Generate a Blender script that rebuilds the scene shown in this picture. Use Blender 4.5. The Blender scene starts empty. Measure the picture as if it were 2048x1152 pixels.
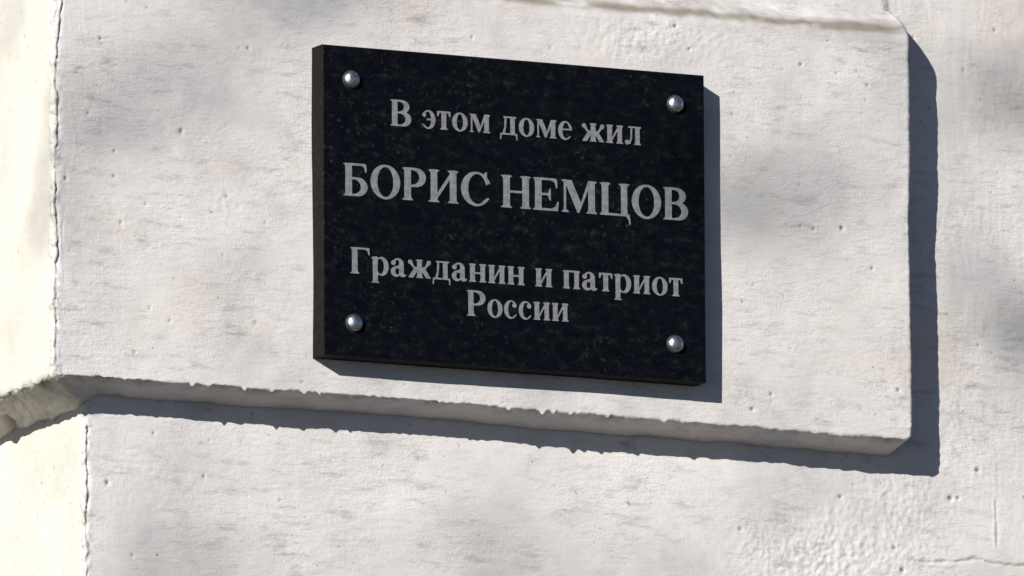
import bpy, math, random
import numpy as np
from mathutils import Vector, Matrix

# ------------------------------------------------------------------ camera, sky, sun, exposure
scene = bpy.context.scene
COL = scene.collection
ZC = 4.32                                   # height of the plaque's centre above the pavement
YAW, PITCH, ROLL, FPX, DIST = 0.454343, 0.166703, -0.0053035, 34000.4, 16.0
TGT = np.array([0.0075856, 0.0, -0.0664132])
_d = np.array([math.sin(YAW)*math.cos(PITCH), math.cos(YAW)*math.cos(PITCH), math.sin(PITCH)])
_r = np.cross(_d, [0, 0, 1]); _r /= np.linalg.norm(_r)
_u = np.cross(_r, _d)
CR = math.cos(ROLL)*_r + math.sin(ROLL)*_u
CU = -math.sin(ROLL)*_r + math.cos(ROLL)*_u
CP = TGT - DIST*_d
cam_data = bpy.data.cameras.new('camera')
cam = bpy.data.objects.new('camera', cam_data)
COL.objects.link(cam)
cam.matrix_world = Matrix(((CR[0], CU[0], -_d[0], CP[0]), (CR[1], CU[1], -_d[1], CP[1]),
                           (CR[2], CU[2], -_d[2], CP[2]+ZC), (0, 0, 0, 1)))
cam_data.sensor_width = 36.0
cam_data.lens = FPX/2048*36.0
cam_data.clip_end = 2000
scene.camera = cam


def at(px, py, y=0.0):
    """photo pixel -> point (X, Z about the plaque centre) on the wall plane at depth y"""
    q = _d*FPX + CR*(px-1024) - CU*(py-576)
    s = (y-CP[1])/q[1]
    p = CP + s*q
    return p[0], p[2]


SUNV = np.array([-1.25, -1.0, 0.65]); SUNV /= np.linalg.norm(SUNV)      # towards the sun
world = bpy.data.worlds.new('World')
scene.world = world
world.use_nodes = True
wn, wl = world.node_tree.nodes, world.node_tree.links
wn.clear()
wo = wn.new('ShaderNodeOutputWorld'); bg = wn.new('ShaderNodeBackground'); sky = wn.new('ShaderNodeTexSky')
sky.sky_type = 'NISHITA'
sky.sun_disc = False
sky.sun_elevation = math.asin(SUNV[2])
sky.sun_rotation = math.atan2(SUNV[0], SUNV[1]) % (2*math.pi)
sky.air_density = 0.5
sky.dust_density = 0.1
sky.ozone_density = 3.0
bg.inputs['Strength'].default_value = 0.05
wl.new(sky.outputs[0], bg.inputs['Color']); wl.new(bg.outputs[0], wo.inputs['Surface'])
sl = bpy.data.lights.new('sun', 'SUN')
sl.energy = 5.0
sl.angle = math.radians(0.5)
sl.color = (1.0, 0.965, 0.89)
sun = bpy.data.objects.new('sun', sl)
COL.objects.link(sun)
sun.rotation_euler = Vector(SUNV).to_track_quat('Z', 'Y').to_euler()
sun.location = (-8, -8, 12)
vs = scene.view_settings
vs.view_transform = 'Standard'; vs.look = 'None'; vs.gamma = 1.0; vs.use_curve_mapping = False
vs.exposure = 0.33

# ------------------------------------------------------------------ helpers
rng = np.random.default_rng(7)
random.seed(5)


def perlin(x, y, seed=0):
    r = np.random.default_rng(seed)
    perm = r.permutation(512)
    ang = r.random(512)*2*np.pi
    gx, gy = np.cos(ang), np.sin(ang)
    xi, yi = np.floor(x).astype(int), np.floor(y).astype(int)
    xf, yf = x-xi, y-yi
    u = xf*xf*xf*(xf*(xf*6-15)+10); v = yf*yf*yf*(yf*(yf*6-15)+10)

    def g(ix, iy, fx, fy):
        h = perm[(perm[ix & 511]+iy) & 511]
        return gx[h]*fx+gy[h]*fy
    a = g(xi, yi, xf, yf); b = g(xi+1, yi, xf-1, yf)
    c = g(xi, yi+1, xf, yf-1); d = g(xi+1, yi+1, xf-1, yf-1)
    return ((a+(b-a)*u)+((c+(d-c)*u)-(a+(b-a)*u))*v)*1.5


def sstep(a, b, x):
    t = np.clip((x-a)/(b-a), 0, 1)
    return t*t*(3-2*t)


def put(name, me, parent=None, loc=(0, 0, 0), mats=()):
    for m in mats:
        me.materials.append(m)
    o = bpy.data.objects.new(name, me)
    COL.objects.link(o)
    o.location = loc
    if parent:
        o.parent = parent
    return o


def thing(name, label, cat, loc=(0, 0, 0)):
    o = bpy.data.objects.new(name, None)
    COL.objects.link(o)
    o.location = loc
    o['label'] = label; o['category'] = cat
    o.empty_display_size = 0.05
    return o


def grid_mesh(name, P, keep=None, attrs=None):
    """P: (rows, cols, 3)"""
    n, m, _ = P.shape
    idx = np.arange(n*m).reshape(n, m)
    q = np.stack([idx[:-1, :-1], idx[:-1, 1:], idx[1:, 1:], idx[1:, :-1]], -1).reshape(-1, 4)
    if keep is not None:
        q = q[keep.reshape(-1)]
    used = np.unique(q)
    remap = np.zeros(n*m, int); remap[used] = np.arange(len(used))
    q = remap[q]
    co = P.reshape(-1, 3)[used]
    me = bpy.data.meshes.new(name)
    me.vertices.add(len(co)); me.vertices.foreach_set('co', co.ravel())
    me.loops.add(q.size); me.loops.foreach_set('vertex_index', q.ravel().astype(np.int32))
    me.polygons.add(len(q))
    me.polygons.foreach_set('loop_start', np.arange(0, q.size, 4, dtype=np.int32))
    me.polygons.foreach_set('use_smooth', np.ones(len(q), bool))
    for k, v in (attrs or {}).items():
        a = me.attributes.new(k, 'FLOAT', 'POINT')
        a.data.foreach_set('value', v.reshape(-1)[used].astype(np.float32))
    me.update(calc_edges=True)
    return me


def spaced(*segs):
    """segs: (start, end, step) -> one increasing array"""
    out = []
    for a, b, s in segs:
        out.append(np.linspace(a, b, max(2, int(round((b-a)/s))+1))[:-1])
    out.append([segs[-1][1]])
    return np.concatenate(out)


# ------------------------------------------------------------------ materials
def new_mat(name):
    m = bpy.data.materials.new(name)
    m.use_nodes = True
    nt = m.node_tree
    return m, nt, nt.nodes, nt.links, nt.nodes['Principled BSDF']


def ramp(n, stops):
    r = n.new('ShaderNodeValToRGB')
    e = r.color_ramp.elements
    e[0].position, e[0].color = stops[0]
    e[1].position, e[1].color = stops[-1]
    for p, c in stops[1:-1]:
        k = e.new(p); k.color = c
    return r


def noise(n, l, co, scale, detail=4, rough=0.55, sc=None):
    t = n.new('ShaderNodeTexNoise')
    t.inputs['Scale'].default_value = scale
    t.inputs['Detail'].default_value = detail
    t.inputs['Roughness'].default_value = rough
    src = co
    if sc:
        mp = n.new('ShaderNodeMapping'); mp.inputs['Scale'].default_value = sc
        l.new(co, mp.inputs['Vector']); src = mp.outputs[0]
    l.new(src, t.inputs['Vector'])
    return t


def mixc(n, l, fac, a, b, mode='MIX'):
    m = n.new('ShaderNodeMix'); m.data_type = 'RGBA'; m.blend_type = mode
    if isinstance(fac, (int, float)):
        m.inputs[0].default_value = fac
    else:
        l.new(fac, m.inputs[0])
    for s, v in ((6, a), (7, b)):
        if isinstance(v, tuple):
            m.inputs[s].default_value = v
        else:
            l.new(v, m.inputs[s])
    return m.outputs[2]


def plaster_material():
    m, nt, n, l, b = new_mat('painted_plaster')
    tc = n.new('ShaderNodeTexCoord'); co = tc.outputs['Object']
    big = noise(n, l, co, 9.0, 5, 0.62)
    r1 = ramp(n, [(0.33, (0.50, 0.487, 0.497, 1)), (0.48, (0.595, 0.573, 0.575, 1)), (0.66, (0.66, 0.638, 0.632, 1))])
    l.new(big.outputs[0], r1.inputs[0])
    sd = n.new('ShaderNodeAttribute'); sd.attribute_name = 'sunlit_cream'
    # thin grime in the brush marks, in patches
    st = noise(n, l, co, 75.0, 6, 0.68, (0.40, 0.40, 1.5))
    r2 = ramp(n, [(0.32, (0.66, 0.645, 0.64, 1)), (0.47, (1, 1, 1, 1))])
    l.new(st.outputs[0], r2.inputs[0])
    pm = noise(n, l, co, 13.0, 4, 0.6)
    r5 = ramp(n, [(0.38, (0.18, 0.18, 0.18, 1)), (0.62, (1, 1, 1, 1))])
    l.new(pm.outputs[0], r5.inputs[0])
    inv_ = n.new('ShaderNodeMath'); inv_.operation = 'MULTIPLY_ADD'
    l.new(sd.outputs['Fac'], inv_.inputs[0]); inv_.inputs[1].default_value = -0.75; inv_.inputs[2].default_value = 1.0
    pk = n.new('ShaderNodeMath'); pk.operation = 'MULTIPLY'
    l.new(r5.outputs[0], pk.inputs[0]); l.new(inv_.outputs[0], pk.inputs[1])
    c = mixc(n, l, pk.outputs[0], r1.outputs[0], r2.outputs[0], 'MULTIPLY')
    # warm beige weathering in broad patches
    bw = noise(n, l, co, 6.5, 4, 0.6, (1, 1, 1.3))
    r6 = ramp(n, [(0.52, (1, 1, 1, 1)), (0.72, (1.0, 0.95, 0.89, 1))])
    l.new(bw.outputs[0], r6.inputs[0])
    c = mixc(n, l, 1.0, c, r6.outputs[0], 'MULTIPLY')
    # sparse dark flecks
    fl = noise(n, l, co, 150.0, 2, 0.5)
    r3 = ramp(n, [(0.235, (0.45, 0.43, 0.41, 1)), (0.285, (1, 1, 1, 1))])
    l.new(fl.outputs[0], r3.inputs[0])
    c = mixc(n, l, 0.8, c, r3.outputs[0], 'MULTIPLY')
    c = mixc(n, l, sd.outputs['Fac'], c, (1.19, 1.18, 1.06, 1), 'MULTIPLY')  # sunlit brightness and warmth of the side face, put into its colour
    at_ = n.new('ShaderNodeAttribute'); at_.attribute_name = 'dirt_shade'
    c = mixc(n, l, at_.outputs['Fac'], c, (0.20, 0.175, 0.14, 1))  # dirt, plus painted shade in the pits and the soffit hollow
    l.new(c, b.inputs['Base Color'])
    b.inputs['Roughness'].default_value = 0.75
    b.inputs['Specular IOR Level'].default_value = 0.25
    f1 = noise(n, l, co, 420.0, 4, 0.6)
    f2 = noise(n, l, co, 160.0, 4, 0.6, (0.5, 0.5, 1.6))
    add = n.new('ShaderNodeMath'); add.operation = 'MULTIPLY_ADD'
    l.new(f1.outputs[0], add.inputs[0]); add.inputs[1].default_value = 0.45; l.new(f2.outputs[0], add.inputs[2])
    bp = n.new('ShaderNodeBump'); bp.inputs['Distance'].default_value = 0.0010
    sm = n.new('ShaderNodeMath'); sm.operation = 'MULTIPLY_ADD'
    l.new(pk.outputs[0], sm.inputs[0]); sm.inputs[1].default_value = 0.75; sm.inputs[2].default_value = 0.28
    l.new(sm.outputs[0], bp.inputs['Strength'])
    l.new(add.outputs[0], bp.inputs['Height']); l.new(bp.outputs[0], b.inputs['Normal'])
    return m


def granite_material(name, polished):
    m, nt, n, l, b = new_mat(name)
    tc = n.new('ShaderNodeTexCoord'); co = tc.outputs['Object']
    blot = noise(n, l, co, 95.0, 7, 0.7, (0.8, 1.0, 1.3))
    if polished:
        st = [(0.36, (0.0020, 0.0026, 0.0050, 1)), (0.55, (0.0038, 0.0046, 0.0068, 1)), (0.70, (0.0125, 0.014, 0.0165, 1))]
    else:
        st = [(0.3, (0.0045, 0.0041, 0.0036, 1)), (0.55, (0.008, 0.0073, 0.0064, 1)), (0.75, (0.014, 0.013, 0.0115, 1))]
    r1 = ramp(n, st); l.new(blot.outputs[0], r1.inputs[0])
    gr = noise(n, l, co, 230.0, 3, 0.6)
    r2 = ramp(n, [(0.60, (0, 0, 0, 1)), (0.74, (1, 1, 1, 1))]); l.new(gr.outputs[0], r2.inputs[0])
    gl = noise(n, l, co, 14.0, 3, 0.5)
    r4 = ramp(n, [(0.38, (0, 0, 0, 1)), (0.68, (1, 1, 1, 1))]); l.new(gl.outputs[0], r4.inputs[0])
    mul = n.new('ShaderNodeMath'); mul.operation = 'MULTIPLY'
    l.new(r2.outputs[0], mul.inputs[0]); l.new(r4.outputs[0], mul.inputs[1])
    c = mixc(n, l, mul.outputs[0], r1.outputs[0], (0.034, 0.037, 0.041, 1) if polished else (0.05, 0.046, 0.04, 1))
    l.new(c, b.inputs['Base Color'])
    b.inputs['Roughness'].default_value = 0.32 if polished else 0.7
    b.inputs['Specular IOR Level'].default_value = 0.04 if polished else 0.12
    if not polished:
        bp = n.new('ShaderNodeBump'); bp.inputs['Distance'].default_value = 0.0004
        l.new(gr.outputs[0], bp.inputs['Height']); l.new(bp.outputs[0], b.inputs['Normal'])
    return m


def letter_material():
    m, nt, n, l, b = new_mat('engraving_paint')
    tc = n.new('ShaderNodeTexCoord')
    ns = noise(n, l, tc.outputs['Object'], 220.0, 4, 0.6)
    r = ramp(n, [(0.3, (0.115, 0.122, 0.138, 1)), (0.7, (0.225, 0.233, 0.25, 1))])
    l.new(ns.outputs[0], r.inputs[0]); l.new(r.outputs[0], b.inputs['Base Color'])
    b.inputs['Roughness'].default_value = 0.8
    b.inputs['Specular IOR Level'].default_value = 0.2
    return m


def metal_material():
    m, nt, n, l, b = new_mat('brushed_chrome')
    tc = n.new('ShaderNodeTexCoord')
    ns = noise(n, l, tc.outputs['Object'], 350.0, 3)
    r = ramp(n, [(0.3, (0.45, 0.46, 0.48, 1)), (0.7, (0.62, 0.63, 0.65, 1))])
    l.new(ns.outputs[0], r.inputs[0]); l.new(r.outputs[0], b.inputs['Base Color'])
    b.inputs['Metallic'].default_value = 1.0
    b.inputs['Roughness'].default_value = 0.36
    bp = n.new('ShaderNodeBump'); bp.inputs['Distance'].default_value = 0.0005
    l.new(ns.outputs[0], bp.inputs['Height']); l.new(bp.outputs[0], b.inputs['Normal'])
    return m


def simple_material(name, c0, c1, scale, rough=0.9, sc=None, bump=0.0):
    m, nt, n, l, b = new_mat(name)
    tc = n.new('ShaderNodeTexCoord')
    ns = noise(n, l, tc.outputs['Object'], scale, 6, 0.6, sc)
    r = ramp(n, [(0.3, (*c0, 1)), (0.7, (*c1, 1))])
    l.new(ns.outputs[0], r.inputs[0]); l.new(r.outputs[0], b.inputs['Base Color'])
    b.inputs['Roughness'].default_value = rough
    if bump:
        bp = n.new('ShaderNodeBump'); bp.inputs['Distance'].default_value = bump
        l.new(ns.outputs[0], bp.inputs['Height']); l.new(bp.outputs[0], b.inputs['Normal'])
    return m


PLASTER = plaster_material()
GRANITE = granite_material('polished_black_granite', True)
SAWN = granite_material('sawn_granite_edge', False)
PAINT = letter_material()
CHROME = metal_material()
SEAT_SHADE = simple_material('seat_shade', (0.012, 0.012, 0.014), (0.03, 0.03, 0.032), 300.0, 0.6)
PAVE = simple_material('pavement_asphalt', (0.038, 0.036, 0.033), (0.062, 0.058, 0.053), 8.0, 0.9, None, 0.004)
BARK = simple_material('grey_bark', (0.05, 0.042, 0.035), (0.13, 0.115, 0.095), 30.0, 0.95, (1, 1, 0.25), 0.004)

# ------------------------------------------------------------------ pavement
me = bpy.data.meshes.new('pavement')
S = 300.0
me.from_pydata([(-S, -S, 0), (S, -S, 0), (S, S, 0), (-S, S, 0)], [], [(0, 1, 2, 3)])
pav = put('pavement', me, None, (0, 0, 0), [PAVE])
pav['kind'] = 'structure'

# ------------------------------------------------------------------ the plastered wall
wall = thing('plastered_wall', 'off-white painted plaster corner wall with a raised block and sunlit side face', 'wall', (0, 0, 0))
wall['kind'] = 'thing'

P_F, P_L = 0.041, 0.050           # how far the block stands out, front and side
XL, XR = -0.467, 0.4305           # block corner and right end
ZT, ZB = 0.205, -0.1815           # block top and bottom arris
SLOPE = 0.0095                    # the soffit falls back by this much
DEP = 1.2                         # depth of the side face


def XL_REF(xr, xl):
    return XL if xr is not None else xl


def curve(t_left, t_front, xl, y0, xr=None, t_right=None, r=0.003):
    """plan curve: side face (y from DEP to y0), rounded corner, front (x from xl to xr), optional right end"""
    xs, ys, ss = [], [], []
    for t in t_left:                       # t = distance behind the front, decreasing
        xs.append(xl); ys.append(y0+t); ss.append(xl-t)
    for a in (0, 22.5, 45, 67.5, 90):
        A = math.radians(a)
        xs.append(xl+r-r*math.cos(A)); ys.append(y0+r-r*math.sin(A)); ss.append(xl-r+2*r*a/90)
    for t in t_front:
        xs.append(t+(xl-XL_REF(xr, xl))*max(0.0, 1-(t-XL_REF(xr, xl))/0.12)); ys.append(y0); ss.append(t)
    if xr is not None:
        for a in (0, 30, 60, 90):
            A = math.radians(a)
            xs.append(xr-r+r*math.sin(A)); ys.append(y0+r-r*math.cos(A)); ss.append(xr-r+2*r*a/90)
        for t in t_right:
            xs.append(xr); ys.append(y0+t); ss.append(xr+t)
    return np.array(xs), np.array(ys), np.array(ss)


def gauss_pits(S_, Z_, H, pts, cyc=3, D=None):
    """pts: (s, z, radius, height) added to H in place"""
    s0, z0 = S_[0], Z_[:, 0]
    for s, z, r, h in pts:
        i0, i1 = np.searchsorted(s0, [s-cyc*r, s+cyc*r])
        m = np.where(np.abs(z0-z) < cyc*r)[0]
        if i1 <= i0 or len(m) == 0:
            continue
        a, b = m.min(), m.max()+1
        d2 = ((S_[a:b, i0:i1]-s)/r)**2+((Z_[a:b, i0:i1]-z)/r)**2
        H[a:b, i0:i1] += h*np.exp(-d2)*(1.5 if h < -0.0005 else 1)
        if D is not None and h < -0.00035:
            D[a:b, i0:i1] = np.maximum(D[a:b, i0:i1], min(0.95, -h*1000)*np.exp(-(d2*1.3)**2))  # pit cores darkened in the colour, standing in for their shade


def line_field(S_, Z_, pts, width, seed, wob=0.0025, along='z'):
    """soft mask of a wandering line through pts [(s, z)...]; along = monotone axis"""
    p = np.array(pts)
    if along == 'z':
        o = np.argsort(p[:, 1]); t, v = p[o, 1], p[o, 0]
        T, V = Z_, S_
    else:
        o = np.argsort(p[:, 0]); t, v = p[o, 0], p[o, 1]
        T, V = S_, Z_
    c = np.interp(T, t, v)+wob*1.2*perlin(T/0.035, T*0+seed*3.7, seed)+wob*0.6*perlin(T/0.007, T*0+seed*1.3, seed+1)
    end = sstep(t[0]-0.004, t[0]+0.004, T)*(1-sstep(t[-1]-0.004, t[-1]+0.004, T))
    w = width*(0.45+1.5*np.clip(0.35+1.2*perlin(T/0.018, T*0+seed, seed+2), 0, 1.2))
    return np.exp(-((V-c)/w)**2)*end


def relief(S_, Z_, seed, vert, bumpy):
    """plaster relief in metres; vert = how vertical the brush marks run, bumpy = coarse-patch weight"""
    H = 0.0016*perlin(S_/0.17, Z_/0.13, seed)+0.00035*perlin(S_/0.06, Z_/0.05, seed+1)
    H += 0.00020*perlin(S_/0.021, Z_/0.019, seed+2)
    wx = S_+0.006*perlin(S_/0.05, Z_/0.05, seed+9); wz = Z_+0.008*perlin(S_/0.07, Z_/0.06, seed+10)
    pat = np.clip(0.15+1.9*perlin(S_/0.10, Z_/0.07, seed+11), 0, 1.5)
    H += (1-vert)*(0.10+pat)*(0.00016*perlin(wx/0.030, wz/0.0062, seed+3)+0.00008*perlin(wx/0.015, wz/0.0034, seed+4))
    H += vert*(0.00012*perlin(wx/0.0075, wz/0.05, seed+5)+0.00008*perlin(wx/0.004, wz/0.03, seed+6))
    H += 0.00007*(0.25+pat)*perlin(S_/0.0046, Z_/0.0046, seed+7)
    H += bumpy*(0.00036*perlin(wx/0.0065, wz/0.0062, seed+8)+0.00022*perlin(wx/0.0038, wz/0.0042, seed+12))
    return H*np.where(S_ < XL-0.01, 0.55, 1.0) if seed < 200 else H*np.where(S_ < XL+P_L-0.01, 0.55, 1.0)


def blob(S_, Z_, px, py, rs, rz, y=0.0):
    s, z = at(px, py, y)
    return np.exp(-((S_-s)/rs)**2-((Z_-z)/rz)**2)


def displace(Pn, H):
    du = np.gradient(Pn, axis=1); dv = np.gradient(Pn, axis=0)
    N = np.cross(du, dv)
    N /= np.linalg.norm(N, axis=2, keepdims=True)+1e-12
    return Pn+N*H[..., None]


def chop(px_list, y=0.0):
    return [at(a, b, y)[0] for a, b in px_list]


# --- raised block: rows run from the soffit's back edge up to the top ledge
tl = spaced((0.003, 0.012, 0.0009), (0.012, 0.20, 0.0016), (0.20, DEP, 0.09))[::-1][:-1]
tf = spaced((XL+0.0045, XL+0.03, 0.0008), (XL+0.03, XR-0.012, 0.0012), (XR-0.012, XR-0.004, 0.0008))
tr = spaced((0.0035, P_F+0.006, 0.0022))
rows = []                                        # (inset 0..1, z)
for k in np.linspace(0, 1, 20)[:-1]:             # sloping soffit, back to front
    rows.append((1-k*0.94, ZB-SLOPE*(1-k*0.94)-0.0002))
for a in np.linspace(0, 90, 6):                  # bottom arris
    A = math.radians(a)
    rr = 0.0024
    rows.append((0.06*(1-math.sin(A)), ZB+rr*(1-math.cos(A))))
for z in spaced((ZB+0.0030, ZB+0.02, 0.0008), (ZB+0.02, ZT-0.03, 0.0012), (ZT-0.03, ZT-0.005, 0.0011)):
    rows.append((0.0, z))
for k in np.linspace(0.05, 1, 34):               # rounded, mortared-up ledge
    rows.append((k**1.5, ZT-0.005+0.036*(k**0.75)))
rows = np.array(rows)
base = [curve(tl, tf, XL+e*P_L, e*P_F, XR, tr) for e, z in rows]
X = np.array([b[0] for b in base]); Y = np.array([b[1] for b in base])
SS = np.tile(base[0][2]-P_L, (len(rows), 1)) if False else np.tile(curve(tl, tf, XL, 0.0, XR, tr)[2], (len(rows), 1))
Y = np.minimum(Y, np.maximum(DEP, Y*0+DEP))
Z = np.tile(rows[:, 1][:, None], (1, X.shape[1]))
right_end = SS[0] > XR-0.003
Y[:, right_end] = np.maximum(Y[:, right_end], 0)
V = np.arange(len(rows))[:, None]
i_arris = 22
soff = np.clip((i_arris-V)/20.0, 0, 1)           # 1 at the back of the soffit
# crooked bottom edge: lower towards the right end and down the side face, nibbled, with drips
edge = np.interp(SS, [XL-0.3, XL-0.14, XL-0.02, XL+0.02, -0.2, 0.0, 0.25, XR], [-0.004, -0.002, 0.0, 0.0015, 0.0015, 0.0012, -0.001, -0.003])
low_edge = edge+0.0010*perlin(SS/0.05, SS*0+0.3, 41)
edge = low_edge+0.0007*perlin(SS/0.013, SS*0+0.6, 42)+0.0005*perlin(SS/0.005, SS*0+0.1, 43)
edge = edge+0.006*sstep(XR-0.009, XR+0.004, SS)
low_edge = low_edge+0.006*sstep(XR-0.009, XR+0.004, SS)
nib = np.clip(perlin(SS/0.03, SS*0+5.1, 44)+0.1, 0, 1)
edge = edge+nib*0.0012*perlin(SS/0.0035, SS*0+0.9, 45)+0.0016*np.minimum(0, perlin(SS/0.009, SS*0+0.5, 46)-0.1)
drips = [(at(x, y)[0], r, h) for x, y, r, h in ((385, 768, .0022, .0038), (490, 768, .0020, .0040), (545, 776, .0018, .003), (610, 782, .002, .003),
         (640, 782, .0016, .0026), (1018, 812, .0020, .004), (1085, 815, .0026, .0048), (1108, 818, .0018, .003), (1142, 818, .0018, .003),
         (1330, 836, .002, .002), (1216, 826, .0014, .0026), (250, 757, .0022, .002), (880, 806, .0018, .002), (760, 797, .002, .0018))]
drips += [(XL-0.152, .010, .008), (XL-0.028, .004, .002), (XL-0.05, .003, -.003), (XL-0.075, .004, .003)]
for s, r, h in drips:
    edge = edge-h*np.exp(-((SS-s)/r)**2)
near = np.exp(-((Z-ZB-0.001)/0.004)**2)*(V >= i_arris-8)
lowmask = np.where(V < i_arris, 1.0, np.exp(-np.clip(Z-ZB, 0, 1)/0.010))
lip = np.exp(-np.clip(i_arris-V, 0, 99)/2.6)
slope_s = np.interp(SS, [XL-0.01, XL+0.03], [0.020, SLOPE])
Z = Z-(slope_s-SLOPE)*soff*(V < i_arris)
Z = Z+lowmask*np.where(V < i_arris, low_edge+(edge-low_edge)*lip, edge)
vert = np.clip(1-(SS-XL)/0.11, 0, 1)*(0.6+0.4*sstep(-0.16, -0.05, Z))
bumpy = 1.0*blob(SS, Z, 1300, 95, 0.085, 0.02)+0.6*blob(SS, Z, 1330, 60, 0.10, 0.012)+0.5*blob(SS, Z, 430, 400, 0.03, 0.02)+0.6*blob(SS, Z, 470, 410, 0.02, 0.015)
bumpy = bumpy+0.55*blob(SS, Z, 1500, 800, 0.10, 0.012)+0.4*blob(SS, Z, 1790, 700, 0.02, 0.05)+0.25*blob(SS, Z, 350, 230, 0.04, 0.03)
H = relief(SS, Z, 100, vert, bumpy)
fine = (np.abs(SS-XL) < 0.02)
# arris of the building corner: ragged paint ridge and a split beside it
H += np.exp(-((SS-XL)/0.006)**2)*(0.0020*perlin(Z/0.025, Z*0+2.2, 61)+0.0020*perlin(Z/0.008, SS/0.008, 62)+0.0010*perlin(Z/0.0035, SS/0.004, 64))
cr_pts = [at(x, y) for x, y in ((123, -40), (122, 40), (114, 90), (113, 170), (112, 250), (108, 330), (104, 420), (106, 470), (98, 530), (103, 600), (101, 680), (96, 728))]
cr_pts = [(max(a, XL+0.0042), b) for a, b in cr_pts]
crack = line_field(SS, Z, cr_pts, 0.0010, 5, 0.0026)
cmask = np.clip(0.75+1.6*perlin(Z/0.05, Z*0+8.0, 63), 0.12, 1)*np.clip(0.85+1.3*perlin(Z/0.011, Z*0+3.0, 67), 0.1, 1)
ridge = line_field(SS+0.0026, Z, cr_pts, 0.0016, 5, 0.0022)
H += -0.0022*crack*cmask+0.0010*ridge
cr_b = [(a+0.0065, b) for a, b in cr_pts[6:11]]
crb = line_field(SS, Z, cr_b, 0.0008, 6, 0.0014)
H += -0.0005*crb*np.clip(0.3+1.5*perlin(Z/0.03, Z*0+1.0, 68), 0, 1)
# the mortared ledge line under the upper course
ledge = sstep(ZT-0.012, ZT+0.012, Z)
H += ledge*(0.0020*perlin(SS/0.045, Z/0.03, 71)+0.0006*perlin(SS/0.014, Z/0.012, 72))
# underside lumps
W = soff*0.045
H += (V < i_arris)*(0.0008*perlin(SS/0.018, W/0.014+0.3, 75)+0.0004*perlin(SS/0.006, W/0.006+0.2, 76))
H += (V < i_arris)*(SS < XL)*(0.0012*perlin(SS/0.011, W/0.010+0.7, 77)+0.0006*perlin(SS/0.004, W/0.004+0.1, 78))
H -= (V < i_arris)*0.008*np.exp(-((SS-XL+0.150)/0.010)**2-((W-0.036)/0.010)**2)
H += np.exp(-((SS-XR)/0.006)**2)*(0.0006*perlin(Z/0.02, Z*0+4.4, 65)+0.0004*perlin(Z/0.006, SS/0.01, 66))
pits = []
named = ((201, 77, 1.7, -.9), (497, 96, 1.6, -.9), (363, 262, 2.0, -1.2), (229, 302, 1.6, -.7), (132, 356, 1.9, -1.0), (228, 352, 1.6, -.8), (176, 226, 1.8, -.7),
         (241, 445, 1.7, -.7), (291, 408, 1.5, -.6), (454, 392, 2.2, -.6), (340, 641, 1.5, -.6), (1627, 458, 1.5, -.8), (1684, 456, 2.2, -1.2), (1603, 128, 1.7, -1.0),
         (1350, 52, 2.2, -1.0), (1378, 98, 1.6, -.9), (1745, 536, 1.8, -.8), (1505, 818, 1.8, -1.1), (1543, 788, 1.6, -.9), (1598, 370, 1.5, -.5), (944, 75, 1.4, -.8),
         (1735, 170, 1.6, -.8), (1731, 200, 1.4, -.5), (1796, 780, 1.8, -.9), (270, 705, 1.5, -.7), (510, 645, 2.2, -.5), (1465, 228, 1.5, -.5))
for x, y, r, d in named:
    s, z = at(x, y); pits.append((s, z, r*0.001, d*0.001))
for _ in range(150):
    pits.append((rng.uniform(XL-0.12, XR), rng.uniform(ZB+0.01, ZT), rng.uniform(0.0009, 0.0019), rng.uniform(-0.0006, 0.0003)))
pit_shade = np.zeros_like(H)
gauss_pits(SS, Z, H, pits, 3, pit_shade)
dirt_shade = 0.7*crack*cmask
dirt_shade = dirt_shade+ledge*np.clip(0.68+0.8*perlin(SS/0.05, Z/0.010, 81)+0.25*perlin(SS/0.012, Z/0.006, 82), 0, 0.75)*np.exp(-((Z-ZT-0.006-0.003*perlin(SS/0.05, SS*0, 83))/0.006)**2)*1.2
dirt_shade = dirt_shade+near*np.clip(0.10+0.75*perlin(SS/0.03, SS*0+3.3, 84)+0.3*perlin(SS/0.006, Z/0.004, 85), 0, 0.7)*(V < i_arris+1)
dirt_shade = dirt_shade+(V < i_arris)*0.75*np.exp(-((SS-XL+0.150)/0.009)**2-((W-0.034)/0.009)**2)  # shade of the hollow in the side soffit, painted as a dark spot
dirt_shade = dirt_shade+(SS < XL+0.01)*near*0.45*np.clip(0.5+perlin(SS/0.02, SS*0, 87), 0, 1)
dirt_shade = dirt_shade+0.25*blob(SS, Z, 1690, 60, 0.05, 0.012)+0.22*ledge*sstep(0.0, 0.2, perlin(SS/0.03, Z/0.02, 88)+0.25)
sunlit_cream = 1-sstep(XL-0.004, XL+0.001, SS)  # side face only: sunlit tone painted in
Pb = displace(np.stack([X, Y, Z], -1), H)
Pb[..., 2] += ZC
blk = put('raised_block', grid_mesh('raised_block', Pb[:, ::-1] if False else Pb, None, {'dirt_shade': np.clip(np.maximum(dirt_shade, pit_shade), 0, 0.9), 'sunlit_cream': sunlit_cream}), wall, (0, 0, 0), [PLASTER])
blk['label'] = 'raised plaster block carrying the plaque, with chipped lower edge'

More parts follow.
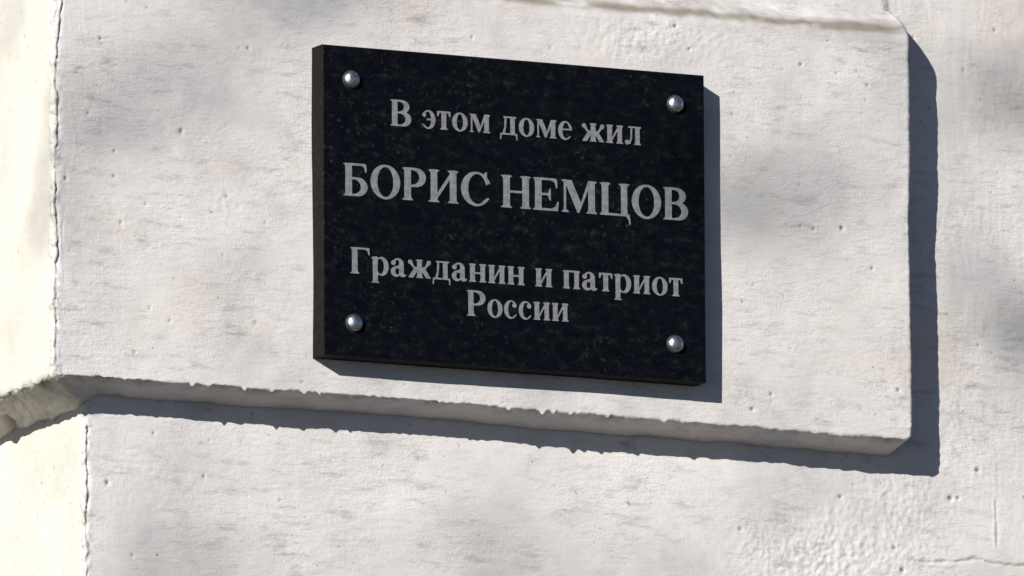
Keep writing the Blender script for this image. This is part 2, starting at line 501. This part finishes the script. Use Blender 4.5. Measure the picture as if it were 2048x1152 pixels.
# --- recessed wall behind and around the block
xl2, y2 = XL+P_L, P_F
tl = spaced((0.003, 0.012, 0.0009), (0.012, 0.20, 0.0018), (0.20, DEP, 0.09))[::-1][:-1]
tf = spaced((xl2+0.0045, xl2+0.03, 0.0009), (xl2+0.03, 0.64, 0.00125), (0.64, 3.2, 0.08))
zz = spaced((-ZC, -0.45, 0.12), (-0.45, ZB-0.06, 0.0013), (ZB-0.06, ZB+0.03, 0.0012), (ZB+0.03, 0.33, 0.0013), (0.33, 3.0, 0.12))
x1, y1, s1 = curve(tl, tf, xl2, y2)
SS = np.tile(s1, (len(zz), 1)); X = np.tile(x1, (len(zz), 1)); Y = np.tile(y1, (len(zz), 1)); Z = np.tile(zz[:, None], (1, len(s1)))
inv = (Z > -0.47) & (Z < 0.36) & (SS < 0.66)
vert = np.clip((SS-0.40)/0.05, 0, 1)*sstep(-0.34, -0.18, Z)+np.clip(1-(SS-xl2)/0.05, 0, 1)*0.8
vert = np.clip(vert, 0, 1)
bumpy = (1.9*blob(SS, Z, 1640, 1110, 0.085, 0.035, y2)+1.2*blob(SS, Z, 1790, 1020, 0.06, 0.05, y2)+0.8*blob(SS, Z, 1930, 840, 0.05, 0.05, y2)
         + 0.4*blob(SS, Z, 300, 980, 0.05, 0.05, y2)+0.4*blob(SS, Z, 480, 880, 0.06, 0.02, y2)+0.35*blob(SS, Z, 1990, 220, 0.03, 0.05, y2))
H = relief(SS, Z, 300, vert, bumpy)
H += np.exp(-((SS-xl2)/0.006)**2)*(0.0020*perlin(Z/0.022, Z*0+2.2, 161)+0.0020*perlin(Z/0.008, SS/0.008, 162)+0.0010*perlin(Z/0.0035, SS/0.004, 164))
cr_pts = [at(x, y, y2) for x, y in ((176, 850), (168, 900), (172, 960), (164, 1020), (160, 1100), (166, 1160), (164, 1250))]
cr_pts = [(max(a, xl2+0.0040), b) for a, b in cr_pts]
crack = line_field(SS, Z, cr_pts, 0.0010, 15, 0.0026)
cmask = np.clip(0.85+1.3*perlin(Z/0.011, Z*0+3.0, 167), 0.1, 1)*np.clip(0.70+1.6*perlin(Z/0.04, Z*0+8.0, 163), 0.1, 1)
H += -0.0026*crack*cmask+0.0014*line_field(SS+0.0028, Z, cr_pts, 0.0016, 15, 0.0022)
cr2 = [at(x, y, y2) for x, y in ((1822, 1118), (1880, 1124), (1950, 1118), (2000, 1126), (2100, 1130), (2300, 1140))]
c2 = line_field(SS, Z, cr2, 0.0011, 25, 0.0016, 's')
H += -0.0016*c2
cr3 = [at(x, y, y2) for x, y in ((1994, 1000), (1996, 1050), (1993, 1095))]
c3 = line_field(SS, Z, cr3, 0.0010, 35, 0.0012, 'z')
H += -0.0007*c3+0.0004*line_field(SS+0.003, Z, cr3, 0.001, 35, 0.0012, 'z')
# the course above the block stands a few millimetres prouder
up = sstep(ZT-0.006, ZT+0.01, Z)*(1-sstep(XR-0.010, XR+0.002, SS+0.004*perlin(Z/0.02, Z*0, 93)))
H += 0.0030*up
pits = []
for x, y, r, d in ((1902, 996, 2.4, -1.6), (1917, 996, 1.6, -1.0), (1806, 1140, 2.3, -1.6), (1682, 993, 1.9, -1.0), (1480, 1058, 1.8, -.8), (215, 965, 2.2, -1.2), (408, 952, 1.6, -.9),
                   (308, 866, 1.5, -.9), (265, 1110, 1.6, -.7), (1958, 690, 1.6, -.6), (1955, 940, 2.4, -1.0), (1990, 60, 1.8, -.7), (1926, 140, 1.9, -.5), (1825, 75, 1.5, -.9), (1960, 200, 1.3, -.5),
                   (1790, 1095, 1.8, -1.0), (56, 930, 1.6, -.9), (45, 995, 1.4, -.8), (560, 1000, 1.6, -.5)):
    s, z = at(x, y, y2)
    if x < 160:
        s = xl2-0.12*(160-x)/130
    pits.append((s, z, r*0.001, d*0.001))
for _ in range(190):
    pits.append((rng.uniform(xl2-0.12, 0.6), rng.uniform(-0.42, 0.3), rng.uniform(0.0009, 0.0020), rng.uniform(-0.0006, 0.0003)))
pit_shade = np.zeros_like(H)
gauss_pits(SS, Z, H, pits, 3, pit_shade)
H = np.where(inv, H, 0.0)
dirt_shade = 0.65*crack*cmask+0.45*c2+0.2*c3
dirt_shade = dirt_shade+0.35*np.exp(-((SS-XR+0.003)/0.0018)**2)*sstep(ZT-0.01, ZT+0.004, Z)*np.clip(0.6+perlin(Z/0.01, SS*0, 91), 0, 1)
sunlit_cream = 1-sstep(xl2-0.004, xl2+0.001, SS)
Pw = displace(np.stack([X, Y, Z], -1), H)
Pw[..., 2] += ZC
sc_, zc_ = (s1[:-1]+s1[1:])/2, (zz[:-1]+zz[1:])/2
hid = ((zc_[:, None] > ZB+0.006) & (zc_[:, None] < ZT-0.012) & (sc_[None] > XL+0.06) & (sc_[None] < XR-0.05))
rec = put('recessed_wall', grid_mesh('recessed_wall', Pw, ~hid, {'dirt_shade': np.clip(np.maximum(dirt_shade, pit_shade), 0, 0.9), 'sunlit_cream': sunlit_cream}), wall, (0, 0, 0), [PLASTER])

# ------------------------------------------------------------------ granite plaque
PW, PH, PT = 0.400, 0.295, 0.023
plaque = thing('granite_plaque', 'black polished granite memorial plaque with grey engraved lettering and four domed screws', 'plaque', (0, 0, ZC))


def slab_mesh():
    import bmesh
    bm = bmesh.new()
    c = 0.0010
    w, h = PW/2, PH/2
    rings = []
    for (dx, y) in ((0, 0.003), (0, -PT+c), (c*0.35, -PT+c*0.35), (c, -PT)):
        ring = []
        for sx, sz in ((-1, -1), (1, -1), (1, 1), (-1, 1)):
            ring.append(bm.verts.new((sx*(w-dx), y, sz*(h-dx))))
        rings.append(ring)
    for a, b in zip(rings[:-1], rings[1:]):
        for i in range(4):
            f = bm.faces.new((a[i], a[(i+1) % 4], b[(i+1) % 4], b[i])); f.material_index = 1
    bm.faces.new(rings[-1]).material_index = 0
    bm.faces.new(rings[0][::-1]).material_index = 1
    bm.normal_update()
    me = bpy.data.meshes.new('slab'); bm.to_mesh(me); bm.free()
    return me


put('slab', slab_mesh(), plaque, (0, 0, 0), [GRANITE, SAWN])


def lathe(name, prof, seg=40):
    v, f = [], []
    for r, y in prof:
        for k in range(seg):
            a = 2*math.pi*k/seg
            v.append((r*math.cos(a), y, r*math.sin(a)))
    for i in range(len(prof)-1):
        for k in range(seg):
            a, b = i*seg+k, i*seg+(k+1) % seg
            f.append((a, b, b+seg, a+seg))
    n = len(v)
    v.append((0, prof[-1][1], 0))
    for k in range(seg):
        f.append(((len(prof)-1)*seg+k, (len(prof)-1)*seg+(k+1) % seg, n))
    me = bpy.data.meshes.new(name)
    me.from_pydata(v, [], f)
    me.polygons.foreach_set('use_smooth', [True]*len(me.polygons))
    me.update()
    return me


prof = [(0.0083, 0.001), (0.0084, -0.0008), (0.0083, -0.0013)]
for k in range(1, 13):
    A = math.radians(7.5*k)
    prof.append((max(0.0082*math.cos(A*0.985), 0.0002), -0.0013-0.0050*math.sin(A)))
cap_me = lathe('screw_cap', prof)
cap_me.materials.append(CHROME)
shade_ring_me = lathe('seat_shade_ring', [(0.0089, 0.0004), (0.0089, -0.0004), (0.0086, -0.0007), (0.004, -0.0007)])  # dark ring added as the shadow around each cap's seat
shade_ring_me.materials.append(SEAT_SHADE)
for i, (x, y) in enumerate(((706, 158), (1354, 207), (712, 645), (1354, 687))):
    s, z = at(x, y, -PT-0.004)
    o = put('screw_cap', cap_me, plaque, (s, -PT, z))
    o.rotation_euler = (0, (0.3, 2.1, 3.9, 5.2)[i], 0)
    put('seat_shade_ring', shade_ring_me, o, (0, 0, 0))

# --- lettering: bold serif glyphs drawn as masks, contoured, filled
STEP = 7.0
GX0, GY0, GX1, GY1 = -70.0, -290.0, 1050.0, 790.0
gxs = np.arange(GX0, GX1, STEP); gys = np.arange(GY0, GY1, STEP)
GXX, GYY = np.meshgrid(gxs, gys)


def poly(*pts):
    p = np.array(pts, float)
    m = np.zeros(GXX.shape, bool)
    j = len(p)-1
    for i in range(len(p)):
        (xi, yi), (xj, yj) = p[i], p[j]
        if yi != yj:
            cond = ((yi > GYY) != (yj > GYY)) & (GXX < (xj-xi)*(GYY-yi)/(yj-yi)+xi)
            m ^= cond
        j = i
    return m


def rect(x0, y0, x1, y1):
    return (GXX >= x0) & (GXX <= x1) & (GYY >= y0) & (GYY <= y1)


def ell(cx, cy, rx, ry):
    return ((GXX-cx)/rx)**2+((GYY-cy)/ry)**2 <= 1


def dome(x0, y0, y1, xr, f=0.62):
    rx = (y1-y0)*f
    rx = min(rx, (xr-x0)*0.98)
    xm = xr-rx
    return rect(x0, y0, xm, y1) | (ell(xm, (y0+y1)/2, rx, (y1-y0)/2) & (GXX >= xm))


def bowl(x0, y0, y1, xr, sw, hair):
    return dome(x0, y0, y1, xr) & ~dome(x0+10, y0+hair, y1-hair, xr-sw)


def stem(x0, x1, y0, y1, tops=(1, 1), bots=(1, 1), ext=52, t=34, br=34):
    m = rect(x0, y0, x1, y1)
    for side, (xa, sg) in enumerate(((x0, -1), (x1, 1))):
        if tops[side]:
            e = ext*tops[side]
            m |= poly((xa, y1), (xa+sg*e, y1), (xa+sg*e, y1-t*0.75), (xa+sg*br*0.6, y1-t*1.1), (xa, y1-t-br))
        if bots[side]:
            e = ext*bots[side]
            m |= poly((xa, y0), (xa+sg*e, y0), (xa+sg*e, y0+t*0.75), (xa+sg*br*0.6, y0+t*1.1), (xa, y0+t+br))
    return m


def mirror(m, w):
    xs = w-GXX
    i = np.clip(np.round((xs-GX0)/STEP).astype(int), 0, m.shape[1]-1)
    j = np.round((GYY-GY0)/STEP).astype(int)
    return m[j, i]


CAP, XH = 676, 473


def glyphs():
    g = {}
    S0, S1 = 70, 228
    LS = dict(ext=46, t=34, br=26)
    g['В'] = (667, stem(S0, S1, 0, CAP, (1, 0), (1, 0)) | bowl(S0, 332, CAP, 572, 155, 46) | bowl(S0, 0, 374, 628, 165, 46))
    g['Б'] = (640, stem(S0, S1, 0, CAP, (1, 0), (1, 0)) | bowl(S0, 0, 392, 600, 160, 46) | rect(S0, 628, 545, CAP)
              | poly((455, 640), (520, CAP), (572, CAP), (578, 500), (548, 500), (525, 585)))
    O = ell(389, 338, 356, 358) & ~ell(389, 338, 192, 308)
    g['О'] = (778, O)
    g['Р'] = (620, stem(S0, S1, 0, CAP, (1, 0), (1, 1)) | bowl(S0, 282, CAP, 588, 160, 46))
    two = stem(80, 238, 0, CAP) | stem(545, 703, 0, CAP)
    g['И'] = (783, two | poly((230, 60), (555, 500), (555, 620), (230, 180)))
    g['Н'] = (783, two | rect(230, 314, 555, 364))
    C = (ell(398, 338, 364, 358) & ~ell(425, 338, 222, 308)) & ~poly((520, 455), (900, 455), (900, 172), (668, 172), (600, 120), (520, 200))
    C |= poly((560, 620), (625, 700), (660, 700), (668, 430), (634, 430), (605, 545))
    g['С'] = (722, C)
    top = poly((430, 640), (520, CAP), (600, CAP), (612, 480), (582, 480), (545, 590))
    bot = poly((430, 36), (520, 0), (622, 0), (645, 205), (615, 205), (565, 95))
    g['Е'] = (672, stem(S0, S1, 0, CAP, (1, 0), (1, 0)) | rect(S0, 630, 560, CAP) | rect(S0, 0, 580, 46) | top | bot
              | rect(S1, 318, 420, 362) | poly((370, 340), (425, 470), (452, 470), (452, 210), (425, 210)))
    g['М'] = (944, stem(98, 152, 0, CAP, (1, 0), (1, 1), 62) | stem(690, 850, 0, CAP, (0, 1), (1, 1))
              | poly((98, CAP), (285, CAP), (510, 215), (465, 0), (425, 0)) | poly((425, 0), (470, 0), (735, 590), (735, CAP), (690, CAP)))
    g['Ц'] = (775, stem(75, 233, 0, CAP, (1, 1), (1, 0)) | stem(540, 698, 0, CAP, (1, 1), (0, 0)) | rect(40, 0, 740, 48)
              | poly((660, 48), (752, 48), (758, -30), (782, -168), (748, -168), (722, -70), (660, 0)))
    g['Г'] = (600, stem(S0, S1, 0, CAP, (1, 0), (1, 1)) | rect(S0, 630, 540, CAP)
              | poly((430, 640), (500, CAP), (568, CAP), (578, 490), (546, 490), (515, 590)))
    o = ell(250, 231, 226, 245) & ~ell(250, 231, 92, 205)
    g['о'] = (500, o)
    ring = ell(228, 231, 204, 245) & ~ell(252, 231, 104, 203)
    e = (ring & ~poly((240, 240), (700, 240), (700, 110), (400, 110), (330, 70), (240, 130))) | rect(110, 238, 415, 280)
    g['е'] = (444, e)
    c = (ring & ~poly((250, 345), (700, 345), (700, 118), (395, 118), (330, 75), (250, 140))) | ell(342, 345, 64, 66)
    g['с'] = (444, c)
    g['э'] = (444, mirror((ring & ~poly((250, 345), (700, 345), (700, 118), (395, 118), (330, 75), (250, 140))) | ell(350, 350, 52, 55), 444) | rect(165, 212, 350, 256))
    g['т'] = (440, stem(152, 288, 0, XH, (0, 0), (1, 1), **LS) | rect(28, 428, 412, XH)
              | poly((20, XH), (110, XH), (62, 340), (26, 330)) | poly((420, XH), (330, XH), (378, 340), (414, 330)))
    g['м'] = (660, stem(72, 118, 0, XH, (1, 0), (1, 1), 42, 30, 20) | stem(466, 600, 0, XH, (0, 1), (1, 1), 38, 30, 22)
              | poly((72, XH), (215, XH), (355, 165), (325, 0), (298, 0)) | poly((298, 0), (330, 0), (510, 400), (510, XH), (466, XH)))
    g['д'] = (545, poly((160, XH), (212, XH), (198, 200), (160, 30), (88, 30), (140, 190)) | rect(318, 20, 450, XH) | rect(118, 434, 492, XH) | rect(28, 0, 520, 44)
              | poly((24, 44), (84, 44), (62, -30), (48, -135), (18, -135)) | poly((524, 44), (464, 44), (486, -30), (500, -135), (530, -135)))
    zh = (ell(92, 402, 62, 62) | poly((92, 464), (140, 430), (200, 300), (320, 262), (320, 215), (190, 232), (130, 310), (80, 350))
          | poly((28, 0), (170, 0), (330, 225), (330, 262), (205, 250)))
    g['ж'] = (720, stem(292, 428, 0, XH, (1, 1), (1, 1), 36, 28, 20) | zh | mirror(zh, 720))
    tw = stem(62, 196, 0, XH, (1, 1), (1, 1), **{**LS, 'ext': 34}) | stem(362, 496, 0, XH, (1, 1), (1, 1), **{**LS, 'ext': 34})
    g['и'] = (558, tw | poly((190, 45), (368, 340), (368, 430), (190, 135)))
    g['н'] = (558, tw | rect(190, 212, 368, 258))
    g['п'] = (558, tw | rect(62, 428, 496, XH))
    g['л'] = (530, ell(84, 60, 62, 64) | poly((190, XH), (240, XH), (236, 170), (180, 25), (84, -4), (110, 70), (170, 130), (186, 240)) | rect(120, 434, 500, XH)
              | stem(326, 460, 0, XH, (0, 1), (1, 1), **{**LS, 'ext': 34}))
    g['р'] = (556, stem(70, 204, -205, XH, (0, 0), (1, 1), **LS) | poly((18, XH-22), (120, XH), (204, XH+6), (204, 400), (70, 400), (18, 440))
              | ((ell(318, 231, 206, 245) & ~ell(282, 231, 104, 196)) & (GXX > 150)))
    a = stem(268, 400, 60, 330, (0, 0), (0, 0)) | ((ell(238, 325, 164, 150) & ~ell(214, 318, 62, 112)) & (GYY > 318))
    a |= ell(104, 352, 66, 64) | (ell(176, 125, 146, 136) & ~ell(220, 130, 62, 82) & (GXX < 330)) | poly((150, 262), (280, 300), (280, 252), (200, 225))
    a |= poly((268, 100), (300, 5), (370, -12), (440, 5), (476, 52), (462, 70), (420, 52), (400, 90))
    g['а'] = (500, a)
    return g


LV = 0.58


def contours(mask):
    f = mask.astype(float)
    for _ in range(2):
        q = np.pad(f, 1)
        f = (q[:-2, 1:-1]+q[2:, 1:-1]+q[1:-1, :-2]+q[1:-1, 2:]+2*f)/6
    f[0] = f[-1] = 0; f[:, 0] = f[:, -1] = 0
    b = f > LV
    n, m = f.shape
    cell = b[:-1, :-1].astype(int)+2*b[:-1, 1:]+4*b[1:, 1:]+8*b[1:, :-1]
    nxt, pos = {}, {}

    def pt(i, j, e):
        if e == 0: k, a, c_ = ('h', i, j), f[i, j], f[i, j+1]
        elif e == 1: k, a, c_ = ('v', i, j+1), f[i, j+1], f[i+1, j+1]
        elif e == 2: k, a, c_ = ('h', i+1, j), f[i+1, j], f[i+1, j+1]
        else: k, a, c_ = ('v', i, j), f[i, j], f[i+1, j]
        t = (LV-a)/(c_-a)
        pos[k] = (gxs[k[2]]+(t*STEP if k[0] == 'h' else 0), gys[k[1]]+(t*STEP if k[0] == 'v' else 0))
        return k
    tab = {1: [(3, 0)], 2: [(0, 1)], 3: [(3, 1)], 4: [(1, 2)], 5: [(3, 0), (1, 2)], 6: [(0, 2)], 7: [(3, 2)], 8: [(2, 3)], 9: [(2, 0)],
           10: [(0, 1), (2, 3)], 11: [(2, 1)], 12: [(1, 3)], 13: [(1, 0)], 14: [(0, 3)]}
    for i, j in zip(*np.where((cell > 0) & (cell < 15))):
        for e0, e1 in tab[cell[i, j]]:
            nxt[pt(i, j, e0)] = pt(i, j, e1)
    loops = []
    while nxt:
        k0, k = None, next(iter(nxt))
        lp = []
        while k in nxt:
            lp.append(pos[k]); k = nxt.pop(k)
        if len(lp) > 8:
            loops.append(lp)
    return loops


def glyph_mesh(name, loops, scale, thick):
    cu = bpy.data.curves.new(name, 'CURVE')
    cu.dimensions = '2D'; cu.fill_mode = 'BOTH'
    cu.extrude = thick/2
    for lp in loops:
        q = np.array(lp)
        q = (np.roll(q, 1, 0)+2*q+np.roll(q, -1, 0))/4
        q = q[::2]*scale
        sp = cu.splines.new('POLY')
        sp.points.add(len(q)-1)
        sp.points.foreach_set('co', np.column_stack([q, np.zeros(len(q)), np.ones(len(q))]).ravel())
        sp.use_cyclic_u = True
    o = bpy.data.objects.new(name, cu)
    COL.objects.link(o)
    dg = bpy.context.evaluated_depsgraph_get()
    me = bpy.data.meshes.new_from_object(o.evaluated_get(dg))
    bpy.data.objects.remove(o)
    bpy.data.curves.remove(cu)
    me.name = name
    me.transform(Matrix.Rotation(math.radians(90), 4, 'X'))
    me.materials.append(PAINT)
    return me


GL = glyphs()
LOOPS = {}
YF = -PT-0.0001
# (text, left pixel of the first stroke and its baseline, right pixel of the last stroke and its baseline, cap height in pixels)
LINES = (('В этом доме жил', (781, 251), (1282, 291), 52.5), ('БОРИС НЕМЦОВ', (687, 391), (1376, 442), 65.5),
         ('Гражданин и патриот', (701, 547), (1365, 593), 52.5), ('России', (934, 632), (1137, 643), 51.5))
for text, pa, pb, cap in LINES:
    (xa, za), (xb, zb) = at(*pa, YF), at(*pb, YF)
    zm = (za+zb)/2
    hgt = at(pa[0], pa[1]-cap, YF)[1]-za
    sy = hgt/CAP
    adv, pen = [], 0.0
    for ch in text:
        adv.append(pen)
        pen += 250 if ch == ' ' else GL[ch][0]
    first, last = text[0], text[-1]
    ma, mb = GL[first][1], GL[last][1]
    x_first = gxs[np.where(ma.any(0))[0][0]]
    x_last = adv[-1]+gxs[np.where(mb.any(0))[0][-1]]
    sx = (xb-xa)/(x_last-x_first)
    print('LINE', round(sx*1e6, 2), round(sy*1e6, 2), round((zb-za)*1000, 2))
    cache = {}
    tilt = math.atan2(zb-za, xb-xa)*0.7
    for ch, ad in zip(text, adv):
        if ch == ' ':
            continue
        if ch not in LOOPS:
            LOOPS[ch] = contours(GL[ch][1])
        if ch not in cache:
            cache[ch] = glyph_mesh('letter', LOOPS[ch], np.array([sx, sy]), 0.0005)
        px_ = xa+(ad-x_first)*sx
        zl = zm+((px_-xa)/(xb-xa)-0.5)*(zb-za)*0.7
        o = put('letter', cache[ch], plaque, (px_, -PT, zl))
        o.rotation_euler = (0, -tilt, 0)

# ------------------------------------------------------------------ bare tree between the sun and the wall
def sunpt(px, py, dist):
    s, z = at(px, py)
    return np.array([s, 0, z+ZC])+SUNV*dist


def tube(name, pts, radii, parent, seg=8):
    p = [Vector(q) for q in pts]
    v, f = [], []
    for i, q in enumerate(p):
        d = (p[min(i+1, len(p)-1)]-p[max(i-1, 0)]).normalized()
        a = d.orthogonal().normalized(); b = d.cross(a)
        for k in range(seg):
            t = 2*math.pi*k/seg
            v.append(q+(a*math.cos(t)+b*math.sin(t))*radii[i])
    for i in range(len(p)-1):
        for k in range(seg):
            f.append((i*seg+k, i*seg+(k+1) % seg, (i+1)*seg+(k+1) % seg, (i+1)*seg+k))
    f.append(tuple(range(seg))[::-1]); f.append(tuple((len(p)-1)*seg+k for k in range(seg)))
    me = bpy.data.meshes.new(name)
    me.from_pydata(v, [], f); me.update()
    me.polygons.foreach_set('use_smooth', [True]*len(me.polygons))
    base = parent.location
    me.transform(Matrix.Translation(-base))
    return put(name, me, parent, (0, 0, 0), [BARK])


def smooth_path(pts, n=6, jit=0.0):
    p = [np.array(q, float) for q in pts]
    p = [2*p[0]-p[1]]+p+[2*p[-1]-p[-2]]
    out = []
    for i in range(1, len(p)-2):
        for t in np.linspace(0, 1, n, endpoint=False):
            a, b, c, d = p[i-1:i+3]
            out.append(0.5*((2*b)+(c-a)*t+(2*a-5*b+4*c-d)*t*t+(3*b-a-3*c+d)*t**3))
    out.append(p[-2])
    return [q+jit*np.array([random.uniform(-1, 1) for _ in range(3)]) for q in out]


tb = sunpt(-1500, 300, 8.5)
tree = thing('bare_tree', 'leafless grey-barked tree standing on the pavement in front of the wall', 'tree', (tb[0], tb[1], 0))
trunk_pts = smooth_path([(tb[0], tb[1], 0), (tb[0]+0.05, tb[1], 2.0), (tb[0]-0.05, tb[1]+0.05, 4.5), (tb[0]+0.1, tb[1], 7.0), (tb[0], tb[1]+0.1, 9.5)], 5)
tube('trunk', trunk_pts, list(np.linspace(0.17, 0.03, len(trunk_pts))), tree, 14)


def twig(pix, dist, r0, r1, z_join, tufts=()):
    """a branch from the trunk whose shadow runs through the given places on the wall"""
    pts = [(tb[0], tb[1], z_join)]+[sunpt(x, y, dist+dd) for x, y, dd in pix]
    pp = smooth_path(pts, 6, 0.006)
    n = len(pp)
    rad = [r0+(r1-r0)*min(1, (i/(n-1))*1.8) for i in range(n)]
    tube('branch', pp, rad, tree, 7)
    for x, y, k, spread in tufts:
        c = sunpt(x, y, dist)
        j = min(range(n), key=lambda i: np.linalg.norm(pp[i]-c))
        for _ in range(k):
            e = c+np.array([random.gauss(0, 1)*spread, 0, random.gauss(0, 1)*spread*0.75])+SUNV*random.gauss(0, 0.15)
            a = pp[max(0, j-random.randint(0, 2))]
            tube('twig', smooth_path([a, (a+e)/2+np.array([0, 0, random.uniform(-.01, .015)]), e], 3), list(np.linspace(0.0055, 0.0025, 7)), tree, 5)


twig([(-600, -900, 0.1), (1200, -1000, 0.1), (2500, -450, 0), (2350, -60, 0), (2040, 95, 0), (1900, 175, 0), (1700, 320, 0), (1560, 385, 0), (1440, 440, 0.1)], 8.6, 0.04, 0.0055, 6.9,
     ((1590, 360, 8, 0.045), (1490, 415, 7, 0.035), (1950, 110, 7, 0.045), (2040, 130, 5, 0.05)))
twig([(-500, -700, 0.2), (500, -500, 0.2), (700, -140, 0), (530, 0, 0), (400, 135, 0), (250, 190, 0), (140, 250, 0), (50, 390, 0)], 8.4, 0.04, 0.0058, 6.6,
     ((355, 145, 9, 0.032), (195, 225, 8, 0.03), (540, 5, 7, 0.035), (60, 380, 5, 0.03)))
twig([(-700, 1500, 0.1), (300, 1600, 0.1), (800, 1350, 0), (980, 1060, 0), (900, 950, 0.1), (860, 900, 0.2)], 8.8, 0.04, 0.003, 5.0,
     ((880, 940, 2, 0.07),))
twig([(-500, -1100, 0.2), (1500, -1300, 0.1), (2900, -500, 0), (2700, 500, 0.1), (2200, 600, 0.1), (2000, 560, 0), (1940, 480, 0)], 8.8, 0.04, 0.004, 7.2,
     ((1990, 560, 4, 0.06), (2010, 700, 3, 0.06)))
twig([(-900, 1300, 0.2), (-100, 1300, 0.1), (240, 1090, 0), (420, 1020, 0)], 8.8, 0.04, 0.003, 4.8, ((300, 1060, 3, 0.06),))
for k in range(9):
    a = random.uniform(0, 2*math.pi); z0 = random.uniform(8.0, 9.2); L = random.uniform(0.8, 1.8)
    q = np.array([tb[0], tb[1], z0])
    e = q+np.array([-abs(math.cos(a))*L-0.3, abs(math.sin(a))*L*0.3, L*0.9])
    tube('branch', smooth_path([q, (q+e)/2+np.array([0, 0, 0.12]), e], 5, 0.02), list(np.linspace(0.03, 0.006, 11)), tree, 7)
